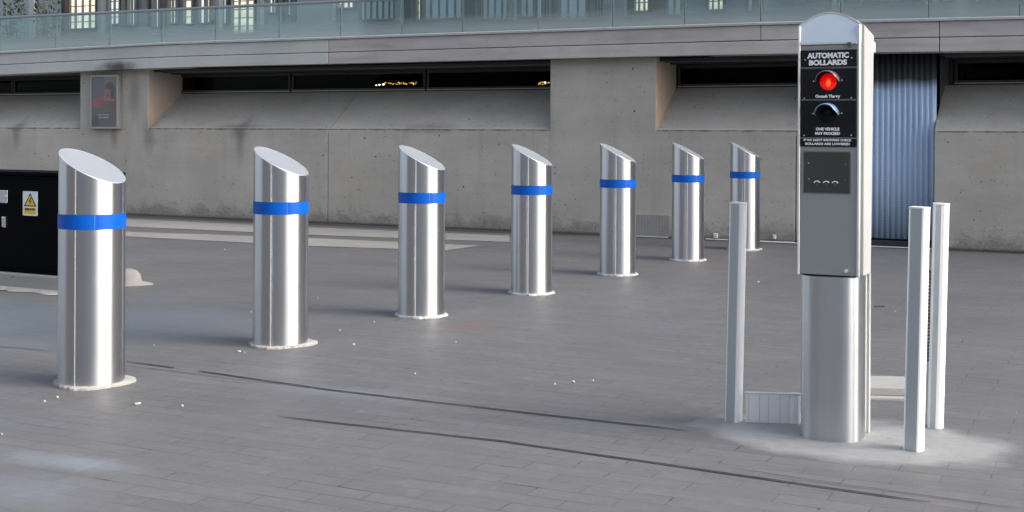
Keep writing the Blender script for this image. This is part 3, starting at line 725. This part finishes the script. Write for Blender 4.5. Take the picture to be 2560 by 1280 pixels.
bol = [(231.5, 974, 'nearest steel bollard, in front of the black cabinet, with ragged mortar round its foot'),
       (703.5, 872, 'second steel bollard from the left, standing alone between the nearest one and the third'),
       (1055.5, 797, 'third steel bollard from the left, by the pointed end of the pale paving band'),
       (1330.5, 739, 'middle steel bollard of the seven, in front of the left edge of the wide pilaster'),
       (1545.5, 691, 'fifth steel bollard from the left, in front of the wide pilaster'),
       (1721, 654, 'second farthest steel bollard, just right of the wall vent grille'),
       (1863, 627, 'farthest steel bollard, its lower half hidden by the slim left guard post')]
GRP = 'steel bollards with a blue band set in a row'
for i, (u, v, lab) in enumerate(bol):
    Yf = HC*F/(v-hz(u)); Yc = Yf+RB
    pos = Vector(((u-UC)/F*Yc, Yc, 0))
    r = make_bollard(i, pos, 'ragged' if i in (0, 1) else 'ring')
    tag(r, lab, 'bollard', GRP)

# ------------------------------------------------------------------ black electrical cabinet, left
cb_a = Vector((-3.476, 8.69, 0)); cb_c = Vector((-2.73, 8.30, 0))
cdir = (cb_c-cb_a).normalized(); crot = math.atan2(cdir.y, cdir.x)
CB = empty('electrical_cabinet', cb_c, crot)       # local: x<0 along the front, y into depth, origin = right front corner
tag(CB, 'low black electrical cabinet on a concrete plinth at the left edge', 'cabinet')
a = NT('black cabinet paint'); a.set(Base_Color=(.002, .002, .003), Roughness=.6, Specular_IOR_Level=.04); M_CAB = a.m
Wc, Dc, Zb, Zt = 1.75, .29, .115, .79
bm = bmesh.new(); box(bm, -Wc, 0, 0, Dc, Zb, Zt-.022, .006, seg=2); obj('body', bm, M_CAB, CB)
bm = bmesh.new(); box(bm, -Wc-.012, .012, -.018, Dc+.01, Zt-.021, Zt+.004, .005, seg=2); obj('lid', bm, M_CAB, CB)
def cx(u):   # local x on the cabinet front seen at u
    al = (u-UC)/F
    k = (al*cb_c.y-cb_c.x)/(cdir.x-al*cdir.y); return k
def cz(u, v): p = cb_c+cdir*cx(u); return height(u, v, p.y)
for (a_, b_) in ((-Wc+.02, cx(-35)), (cx(-31), -.015)):
    bm = bmesh.new(); box(bm, a_, b_, -.012, -.001, Zb+.03, Zt-.05, .004, seg=2); dr = obj('door', bm, M_CAB, CB)
    if b_ > -.1:
        M_HAND = simple('chrome handle', (.75, .76, .8), .22, 1.0, var=.1)
        bm = bmesh.new(); x0_, x1_ = cx(-28), cx(25); box(bm, x0_, x1_, -.022, -.0122, cz(10, 507), cz(10, 475), .003, seg=2)
        cyl(bm, 0, .008, (x1_-.02, -.022, cz(10, 490)), (x1_-.02, -.032, cz(10, 490)), 12)
        obj('latch_plate', bm, M_HAND, dr)
        bm = bmesh.new(); x0_, x1_ = cx(12), cx(25); za, zb_ = cz(18, 568), cz(18, 541)
        box(bm, x0_, x0_+(x1_-x0_)*.62, -.026, -.0122, za, zb_, .006, seg=3); box(bm, x0_+(x1_-x0_)*.72, x1_, -.034, -.0122, za, zb_, .002)
        obj('handle', bm, M_HAND, dr)
        # warning plate
        sx0, sx1, sz0, sz1 = cx(62), cx(99), cz(80, 539), cz(80, 478)
        def q(p): return (sx0+(sx1-sx0)*p[0], sz0+(sz1-sz0)*(1-p[1]))
        bm = bmesh.new()
        slabxz(bm, [q(p) for p in ((.03,0),(.97,0),(1,.03),(1,.97),(.97,1),(.03,1),(0,.97),(0,.03))], -.0140, -.0122, 0)
        slabxz(bm, [q(p) for p in ((.5,.07),(.93,.62),(.07,.62))], -.0146, -.0141, 1)
        slabxz(bm, [q(p) for p in ((.5,.165),(.82,.575),(.18,.575))], -.0152, -.0147, 2)
        slabxz(bm, [q(p) for p in ((.54,.26),(.40,.42),(.50,.42),(.44,.545),(.62,.385),(.52,.385),(.60,.26))], -.0158, -.0153, 1)
        slabxz(bm, [q(p) for p in ((.12,.70),(.88,.70),(.88,.92),(.12,.92))], -.0146, -.0141, 2)
        slabxz(bm, [q(p) for p in ((.06,.005),(.94,.005),(.94,.035),(.06,.035))], -.0146, -.0141, 3)
        wp = obj('warning_sign', bm, [simple('sign white', (.70, .76, .78), .4, var=.03), simple('sign black', (.01, .01, .01), .5), simple('sign yellow', (.75, .50, .02), .45, var=.04), simple('sign edge', (.6, .7, .72), .4)], dr)
        wp['label'] = 'white and yellow electric hazard plate with a black lightning triangle'
def text_mesh(name, body, size, mat, parent, loc, align='CENTER', width=None, rot=(R(90), 0, 0), bold=0.0, extr=.0005, spacing=1.0):
    cu = bpy.data.curves.new(name, 'FONT'); cu.body = body; cu.size = size; cu.align_x = align; cu.align_y = 'CENTER'; cu.extrude = extr; cu.offset = bold; cu.space_character = spacing
    cu.resolution_u = 3
    to = bpy.data.objects.new(name, cu); COL.objects.link(to)
    bpy.context.view_layer.update()
    dg = bpy.context.evaluated_depsgraph_get()
    me = bpy.data.meshes.new_from_object(to.evaluated_get(dg))
    if width:
        xs = [v.co.x for v in me.vertices]; k = width/(max(xs)-min(xs)); cxx = (max(xs)+min(xs))/2
        for v in me.vertices: v.co.x = (v.co.x-cxx)*k
    bpy.data.objects.remove(to); me.name = name
    me.materials.clear(); me.materials.append(mat)
    o = bpy.data.objects.new(name, me); o.location = loc; o.rotation_euler = rot
    return link(o, parent)
M_SBLK = simple('sign lettering black', (.01, .01, .01), .5)
dpz = cz(80, 523)
text_mesh('lettering', 'DANGER OF DEATH', .020, M_SBLK, wp, ((cx(62)+cx(99))/2, -.0152, dpz), width=(cx(99)-cx(62))*.70, bold=.0006)
# plinth with a haunch of spilt concrete
pl = concrete('plinth concrete', (.34, .335, .32), pits=True, base_dirt=False, streaks=False).m
bm = bmesh.new(); box(bm, -Wc-.05, -.06, -.035, Dc+.04, -.05, Zb-.002, .012, seg=2); obj('plinth', bm, pl, CB)
bm = bmesh.new(); n = 60; rnd = random.Random(3); pa = []; pb = []
for i in range(n+1):
    x = -Wc+(Wc-.06)*i/n; pa.append(bm.verts.new((x, -.034, .022))); pb.append(bm.verts.new((x, -.075-.03*rnd.random()-.02*math.sin(i*.5), .003)))
for i in range(n): bm.faces.new((pa[i], pb[i], pb[i+1], pa[i+1]))
obj('mortar_fillet', bm, M_COLLAR, CB)
# rounded lump beside the cabinet
hp = ground(322, 712)
HM = empty('concrete_haunch', hp, 0); tag(HM, 'rounded lump of pale concrete on the paving right of the nearest bollard', 'concrete lump')
bm = bmesh.new(); rings = []
rnd = random.Random(8); n = 28
for (k, zz) in ((1.35, -.01), (1.3, .006), (1.0, .02), (.9, .065), (.7, .095), (.35, .108)):
    rings.append([bm.verts.new(((.105*k+(.05 if k > 1.2 else 0)*max(0, math.cos(2*math.pi*i/n))**6+.006*rnd.random())*math.cos(2*math.pi*i/n)-.02, (.085*k+.006*rnd.random())*math.sin(2*math.pi*i/n)+.02, zz+(.004*rnd.random() if zz > 0 else 0))) for i in range(n)])
for A_, B_ in zip(rings, rings[1:]):
    for i in range(n): bm.faces.new((A_[i], A_[(i+1) % n], B_[(i+1) % n], B_[i]))
bm.faces.new(rings[-1]); obj('lump', bm, concrete('grey haunch', (.27, .265, .25), pits=False, base_dirt=False, streaks=False).m, HM, smooth=True)
bpy.data.objects['lump'].name = 'mound'

# ------------------------------------------------------------------ access pillar with red light
KR = R(-27)
kf = ground(2072, 1100)                              # centre of the column front at the ground
K = empty('access_pillar', kf, KR)
tag(K, 'tall steel access control pillar with a lit red light and AUTOMATIC BOLLARDS sign', 'control pillar')
KW = .1085
M_KST = steel('pillar stainless', (.66, .69, .71), .30, .7, .15)
M_KPANEL = simple('grey green panel', (.40, .44, .425), .34, .55, var=.05, scale=3)
M_KSIDE = simple('bright side metal', (.84, .84, .84), .35, .55, var=.05, scale=3)
M_KGAP = simple('shadow gap grey', (.16, .18, .175), .5, .3)
M_KRIM = simple('bright edge trim', (.86, .88, .88), .3, .5, var=.03)
Yk = kf.y
def kz(v, u=2072): return height(u, v, Yk)
def kx(u): return (u-2072)/F*Yk/math.cos(R(13.5))
zc1 = kz(690)
# column: plan outline with convex front and rounded sides
def col_outline(wd, dp, ex=2.7, n=88):
    pts = []
    for i in range(n):
        t_ = 2*math.pi*i/n; c_, s_ = math.cos(t_), math.sin(t_)
        pts.append((wd*math.copysign(abs(c_)**(2/ex), c_), dp/2-.022+(dp/2)*math.copysign(abs(s_)**(2/ex), s_)))
    return pts
bm = bmesh.new(); prism(bm, col_outline(KW, .205), -.02, zc1-.002)
obj('column', bm, M_KST, K, smooth=True, angle=R(35))
# upper housing: body extruded backwards under an arched roof
arch_z = [(x/10*KW, kz(62)+(kz(30)-kz(62))*(1-(abs(x)/10)**1.9)) for x in range(-10, 11)]
def housing(bm, y0, y1, z_bot0, z_bot1, drop, inset=0.0, dw=0.0):
    P = [(-KW+inset, z_bot0)]+[(x*(1-inset/KW), z) for x, z in arch_z]+[(KW-inset, z_bot0)]
    a = [bm.verts.new((x, y0, z)) for x, z in P]
    b = [bm.verts.new((x, y1 if z > 1.2 else y1-dw, z-(drop if z > z_bot0+.1 else 0))) for x, z in P]
    n = len(P); bm.faces.new(a); bm.faces.new(b[::-1])
    for i in range(n): bm.faces.new((a[i], b[i], b[(i+1) % n], a[(i+1) % n]))
bm = bmesh.new(); housing(bm, .0625, .225, zc1, zc1, .026, .0, .035); obj('housing', bm, M_KSIDE, K, smooth=True, angle=R(30))
bm = bmesh.new(); housing(bm, .0125, .062, zc1+.001, zc1, .0, .003); obj('shadow_gap', bm, M_KGAP, K)
# rear extrusion running to the ground
bm = bmesh.new(); prism(bm, [(-.085, .186), (KW-.012, .186), (KW-.002, .178), (KW-.002, .205), (-.085, .205)], -.02, zc1-.003); obj('rear_channel', bm, M_KSIDE, K)
# front frame
zct = kz(108)
bm = bmesh.new(); box(bm, -KW, -KW+.008, -.006, .012, zc1, kz(62)-.002, .002); box(bm, KW-.010, KW, -.006, .012, zc1, kz(62)-.002, .002)
obj('frame', bm, M_KRIM, K)
bm = bmesh.new(); box(bm, -KW+.009, KW-.011, -.002, .012, zc1+.004, zct-.006, .001); dp_ = obj('door_panel', bm, M_KPANEL, K)
bm = bmesh.new(); box(bm, -KW+.0085, KW-.0105, -.007, .011, zct-.0045, zct+.001, .0015); obj('trim_bar', bm, M_KRIM, K)
# arched cap plate leaning back a little, with bright edge
M_CAPB = simple('pale blue grey cap', (.66, .75, .84), .42, .2, var=.03, scale=3)  # blue of the reflected sky is put into the cap colour
bm = bmesh.new(); P = [(-KW+.002, zct+.002)]+[(x*.985, z-.002) for x, z in arch_z]+[(KW-.002, zct+.002)]
def lean(z): return -.006+(z-zct)*.16
a_ = [bm.verts.new((x, lean(z), z)) for x, z in P]; b_ = [bm.verts.new((x, .0255, z)) for x, z in P]; n = len(P)
bm.faces.new(a_); bm.faces.new(b_[::-1])
for i in range(n): bm.faces.new((a_[i], b_[i], b_[(i+1) % n], a_[(i+1) % n]))
obj('arched_cap', bm, M_CAPB, K)
bm = bmesh.new(); prev = None
for x, z in arch_z:
    cur = [bm.verts.new((x*.985, lean(z)-.0022, z-.0035)), bm.verts.new((x, lean(z)-.0022, z+.0012)), bm.verts.new((x, .026, z+.0012))]
    if prev:
        for j in range(2): bm.faces.new((prev[j], cur[j], cur[j+1], prev[j+1]))
    prev = cur
obj('cap_edge', bm, M_KRIM, K)
# lock under the cap, knob on the door, rear hinge lip
bm = bmesh.new(); cyl(bm, 0, .009, (kx(2122), -.0022, kz(113)), (kx(2122), -.012, kz(113)), 20); cyl(bm, 0, .0035, (kx(2122), -.0122, kz(113)), (kx(2122), -.014, kz(113)), 10, 1); obj('lock', bm, [M_KGAP, M_DARK], dp_)
bm = bmesh.new(); cyl(bm, 0, .0065, (kx(2116), -.0022, kz(675)), (kx(2116), -.012, kz(675)), 20); cyl(bm, 0, .004, (kx(2118), -.0122, kz(675)), (kx(2118), -.019, kz(674)), 14); obj('knob', bm, M_KRIM, dp_, smooth=True, angle=R(40))
bm = bmesh.new(); box(bm, KW-.03, KW+.004, .2255, .242, kz(125, 2185)+.0, kz(96, 2185), .003, seg=2); obj('hinge_lip', bm, M_KRIM, K)
bm = bmesh.new(); box(bm, KW-.03, KW+.006, .2425, .250, kz(104, 2185), kz(93, 2185), .002); obj('hinge_pin', bm, M_DARK, K)
# black sign board with divisions
M_SIGN = simple('gloss black sign', (.006, .007, .010), .22, var=.2); M_TXT = simple('white lettering', (.85, .88, .9), .5, var=.02)
xl, xr = -KW+.0095, KW-.0115
secs = [('title_plate', 125, 167), ('red_plate', 172, 247.5), ('green_plate', 252, 343), ('notice_plate', 347, 367)]
plates = {}
for (nm, va, vb) in secs:
    bm = bmesh.new(); box(bm, xl, xr, -.006, -.0025, kz(vb), kz(va), .001); plates[nm] = obj('sign_plate', bm, M_SIGN, K)
bm = bmesh.new()
for v in (169.5, 249.7, 345): box(bm, xl, xr, -.0075, -.0025, kz(v+1.1), kz(v-1.1), .0006)
obj('divider', bm, M_KGAP, K)
def ktext(body, v, hpx, wpx, parent, bold=.0, u=2069): text_mesh('lettering', body, hpx/F*Yk*1.38, M_TXT, parent, (kx(u), -.0072, kz(v)), width=wpx/F*Yk/math.cos(R(13.5)), bold=bold)
TX = 2070
ktext('AUTOMATIC', 139.5, 13, 101, plates['title_plate'], .0013, TX)
ktext('BOLLARDS', 157, 12.5, 92, plates['title_plate'], .0013, TX)
ktext('Oncush Thaery', 241, 7, 60, plates['red_plate'], .0007, TX)
ktext('ONE VEHICLE', 323, 7, 57, plates['green_plate'], .0006, TX)
ktext('MAY PROCEED', 334, 6.5, 60, plates['green_plate'], .0006, TX)
ktext('IF NO LIGHT SHOWING CHECK', 350.5, 5.5, 116, plates['notice_plate'], .0004, TX)
ktext('BOLLARDS ARE LOWERED', 360, 5.5, 108, plates['notice_plate'], .0004, TX)
M_SCREW = simple('bright screw', (.9, .9, .92), .25, .8)
for (nm, pts) in (('title_plate', ((2015, 149), (2127, 146))), ('red_plate', ((2036, 203), (2104, 201), (2013, 246), (2127, 245))), ('green_plate', ((2035, 284), (2104, 283), (2013, 339), (2127, 338)))):
    for (u, v) in pts:
        bm = bmesh.new(); cyl(bm, 0, .0028, (kx(u), -.0062, kz(v)), (kx(u), -.0085, kz(v)), 10); obj('screw', bm, M_SCREW, plates[nm])
# signal lights: lens plus hood
a = NT('lit red lens'); co = a.coord(); vo = a.n('ShaderNodeTexVoronoi', inp={'Vector': co, 'Scale': 60.0}); hot = a.blob(co, (kx(2074), -.02, kz(209)), (.007, .1, .011), .5, .9, .2, 60)
a.set(Base_Color=(.6, .01, .005), Roughness=.12, Emission_Color=a.mix(hot, a.mix(a.noise(co, 55, 3), (.85, .0, .0), (.22, .0, .0)), (1, .16, .04)), Emission_Strength=.42); M_RED = a.m
a = NT('unlit green lens'); a.set(Base_Color=(.001, .008, .006), Roughness=.25, Specular_IOR_Level=.15); M_GRN = a.m
a = NT('sky tinted hood'); a.set(Base_Color=(.20, .34, .52), Roughness=.25, Specular_IOR_Level=.9); M_HOOD = a.m  # dark hood with the sky's reflection put into its blue base colour
a = NT('rosy hood'); a.set(Base_Color=(.20, .13, .17), Roughness=.16, Specular_IOR_Level=.9); M_HOODR = a.m
def signal(u, v, plate, lens_mat, hood_mat):
    c = Vector((kx(u), -.0062, kz(v))); rl = .031
    L = empty('signal_light', c); L.parent = plate
    bpy.data.objects.remove(L)
    bm = bmesh.new(); res = bmesh.ops.create_uvsphere(bm, u_segments=32, v_segments=16, radius=rl)
    bmesh.ops.delete(bm, geom=[x for x in bm.verts if x.co.y > .002], context='VERTS')
    for vt in bm.verts: vt.co = Vector((vt.co.x*.95, vt.co.y*.45, vt.co.z*.95))+c
    obj('lens', bm, lens_mat, plate, smooth=True)
    bm = bmesh.new(); n = 40; rows = []
    for (rr, yy, spread) in ((rl*1.36, 0, 1.0), (rl*1.33, -.016, .94), (rl*1.28, -.034, .80), (rl*1.2, -.044, .62)):
        rows.append([bm.verts.new((c.x+rr*math.cos(R(90+ (i/n-.5)*190*spread)), c.y+yy, c.z+rr*math.sin(R(90+(i/n-.5)*190*spread)))) for i in range(n+1)])
    for A_, B_ in zip(rows, rows[1:]):
        for i in range(n): bm.faces.new((A_[i], A_[i+1], B_[i+1], B_[i]))
    o = obj('hood', bm, hood_mat, plate, smooth=True); sm_ = o.modifiers.new('thick', 'SOLIDIFY'); sm_.thickness = .002
signal(2071, 205, plates['red_plate'], M_RED, M_HOODR)
signal(2069, 287, plates['green_plate'], M_GRN, M_HOOD)
# intercom plate
bm = bmesh.new(); box(bm, kx(2010), kx(2127), -.0045, -.0022, kz(484), kz(378), .001); ip = obj('intercom_surround', bm, M_KGAP, K)
bm = bmesh.new(); box(bm, kx(2013.5), kx(2124), -.0065, -.0046, kz(481), kz(380.5), .0006); obj('intercom_plate', bm, simple('charcoal plate', (.060, .060, .058), .45, .2), ip)
for i, u in enumerate((2045, 2067.5, 2089)):
    bm = bmesh.new(); c0 = Vector((kx(u), -.0068, kz(461))); rows = []
    for j in range(13):
        t_ = R(28+124*j/12); rows.append([c0+Vector((rr*math.cos(t_), y_, rr*math.sin(t_))) for rr, y_ in ((.0095, 0), (.0095, -.004), (.0128, -.004), (.0128, 0))])
    V = [[bm.verts.new(p) for p in row] for row in rows]
    for A_, B_ in zip(V, V[1:]):
        for k in range(3): bm.faces.new((A_[k], A_[k+1], B_[k+1], B_[k]))
    bm.faces.new(V[0]); bm.faces.new(V[-1][::-1])
    obj('button_guard', bm, M_TXT, ip)
    bm = bmesh.new(); cyl(bm, 0, .0055, (c0.x, -.0066, c0.z-.001), (c0.x, -.0085, c0.z-.001), 16); obj('button', bm, simple('dark button', (.10, .10, .10), .3), ip, smooth=True, angle=R(40))
for (u, v) in ((2024.5, 408), (2025, 448), (2114, 410), (2112, 450)):
    bm = bmesh.new(); cyl(bm, 0, .0026, (kx(u), -.0066, kz(v)), (kx(u), -.0085, kz(v)), 10); obj('screw', bm, M_SCREW if u < 2050 else M_KGAP, ip)

# ------------------------------------------------------------------ slim guard posts
a = NT('post steel'); a.set(Base_Color=(.52, .585, .605), Metallic=.6, Roughness=a.rng(a.noise(a.mapping(a.coord(), scale=(30, 30, .6)), 1.0, 3), .3, .7, .40, .46)); M_PF = a.m
M_PB = simple('post sunlit steel', (.92, .92, .92), .35, .15, var=.04)  # paler post steel with sunlight painted in; also on caps and kick plate
def guard_post(u, v, wd, hgt, lean_, label, slots=False):
    g = ground(u, v); r = empty('guard_post', g+Vector((0, wd*.55, 0)), R(-39)); wd *= .95
    tag(r, label, 'guard post', 'slim square guard posts round the access pillar')
    r.rotation_euler = (0, lean_, R(-39))
    h = wd/2; ch = h*(.42 if not slots else .8)
    out = []
    for (sx, sy, a0) in ((1, -1, -90), (1, 1, 0), (-1, 1, 90), (-1, -1, 180)):
        for i in range(3): t_ = R(a0+12+33*i); out.append((sx*(h-ch)+ch*math.cos(t_), sy*(h-ch)+ch*math.sin(t_)))
    bm = bmesh.new(); prism(bm, out, -.02, hgt-.004)
    for f in bm.faces:
        f.normal_update(); c_ = f.calc_center_median()
        if abs(f.normal.z) < .5 and (c_.x > h-ch*.7 or c_.x < -h+ch*.7): f.material_index = 1  # side faces take the painted sunlit colour
    so_ = obj('shaft', bm, [M_PF, M_PB], r); mb = so_.modifiers.new('bevel', 'BEVEL'); mb.width = .0015; mb.segments = 2; mb.limit_method = 'ANGLE'; mb.angle_limit = R(20)
    bm = bmesh.new(); prism(bm, [(x*1.03, y*1.03) for x, y in out], hgt-.0035, hgt+.002); obj('cap', bm, M_PB, r)
    if slots:
        bm = bmesh.new()
        for i in range(26): z0_ = .24+i*.013; box(bm, -h-.008, -h-.001, -h*.5, h*.55, z0_, z0_+.0065)
        obj('slotted_strip', bm, M_DARK, r)
    return r
guard_post(1841, 1057, .056, .815, R(1.15), 'slim steel guard post left of the pillar, overlapping the farthest bollard')
guard_post(2296, 1130, .062, .825, R(1.2), 'front slim steel guard post, the nearer of the close pair right of the pillar')
guard_post(2349, 1073, .058, .82, R(1.3), 'rear slim steel guard post, standing close behind the front one right of the pillar', True)
# low plates between posts and pillar
pA, pB = ground(1868, 1056), ground(2004, 1060)
dA = (pB-pA); rz = math.atan2(dA.y, dA.x)
KP = empty('kick_plate', pA, rz); tag(KP, 'low ribbed steel plate between the left guard post and the pillar', 'kick plate')
bm = bmesh.new(); box(bm, 0, dA.length, 0, .006, 0, .108, .001); obj('sheet', bm, M_PB, KP)
bm = bmesh.new(); box(bm, -.004, dA.length+.004, -.003, .012, .1085, .113, .001); obj('top_edge', bm, M_KRIM, KP)
bm = bmesh.new()
for i, f in enumerate((.05, .25, .42, .63, .80, .95)): box(bm, dA.length*f-.0012, dA.length*f+.0012, -.002, -.0002, .002, .106)
obj('seams', bm, simple('plate seam', (.66, .67, .68), .5, .3), KP)
pA, pB = ground(2150, 999), ground(2300, 1003)
KB = empty('kerb_block', pA, math.atan2((pB-pA).y, (pB-pA).x)); tag(KB, 'low pale kerb block behind the pillar and the right guard posts', 'kerb')
L_ = (pB-pA).length
bm = bmesh.new(); box(bm, 0, L_, 0, .30, -.02, .012, .004); obj('lower_step', bm, M_COLLAR, KB)
bm = bmesh.new(); box(bm, 0, L_, .03, .29, .0125, .045, .004, seg=2); obj('upper_step', bm, M_COLLAR, KB)

# ------------------------------------------------------------------ litter
M_LIT2 = simple('white paper scrap', (.52, .52, .50), .7)
def scrap(u, v, w_, d_, k):
    rnd = random.Random(k); g = ground(u, v); bm = bmesh.new()
    n = 7; pts = [(w_*(.7+.5*rnd.random())*math.cos(2*math.pi*i/n), d_*(.7+.5*rnd.random())*math.sin(2*math.pi*i/n)) for i in range(n)]
    t_ = [bm.verts.new((x, y, .004+.006*rnd.random())) for x, y in pts]; b2 = [bm.verts.new((x, y, .0015)) for x, y in pts]
    bm.faces.new(t_); bm.faces.new(b2[::-1])
    for i in range(n): bm.faces.new((t_[i], b2[i], b2[(i+1) % n], t_[(i+1) % n]))
    o = obj('litter', bm, M_LIT2); o.location = g; o.rotation_euler = (0, 0, rnd.uniform(-.5, .5))
    tag(o, 'tiny white scrap of litter lying on the grey paving', 'litter', 'white scraps scattered over the paving')
for k, (u, v, w_) in enumerate(((517, 588, .022), (563, 625, .009), (630, 782, .008), (797, 747, .010), (887, 863, .009), (937, 807, .009), (600, 880, .013), (614, 884, .006), (388, 865, .006),
                   (1143, 857, .006), (1485, 953, .006), (1437, 957, .012), (1390, 963, .006), (852, 828, .008), (147, 995, .009), (115, 1006, .006), (8, 1088, .006), (2240, 781, .007), (1897, 706, .018), (1040, 936, .007),
                   (345, 1011, .022), (2015, 700, .006), (458, 1017, .010))):
    scrap(u, v, w_*.66, w_*.4, k)
g = ground(2200, 768); bm = bmesh.new(); cyl(bm, 0, .005, (-.03, 0, .006), (.035, .012, .006), 8)
tg_ = obj('twig', bm, simple('brown twig', (.10, .07, .05), .8)); tg_.location = g; tag(tg_, 'small brown twig with a pale end on the paving right of the pillar', 'twig')
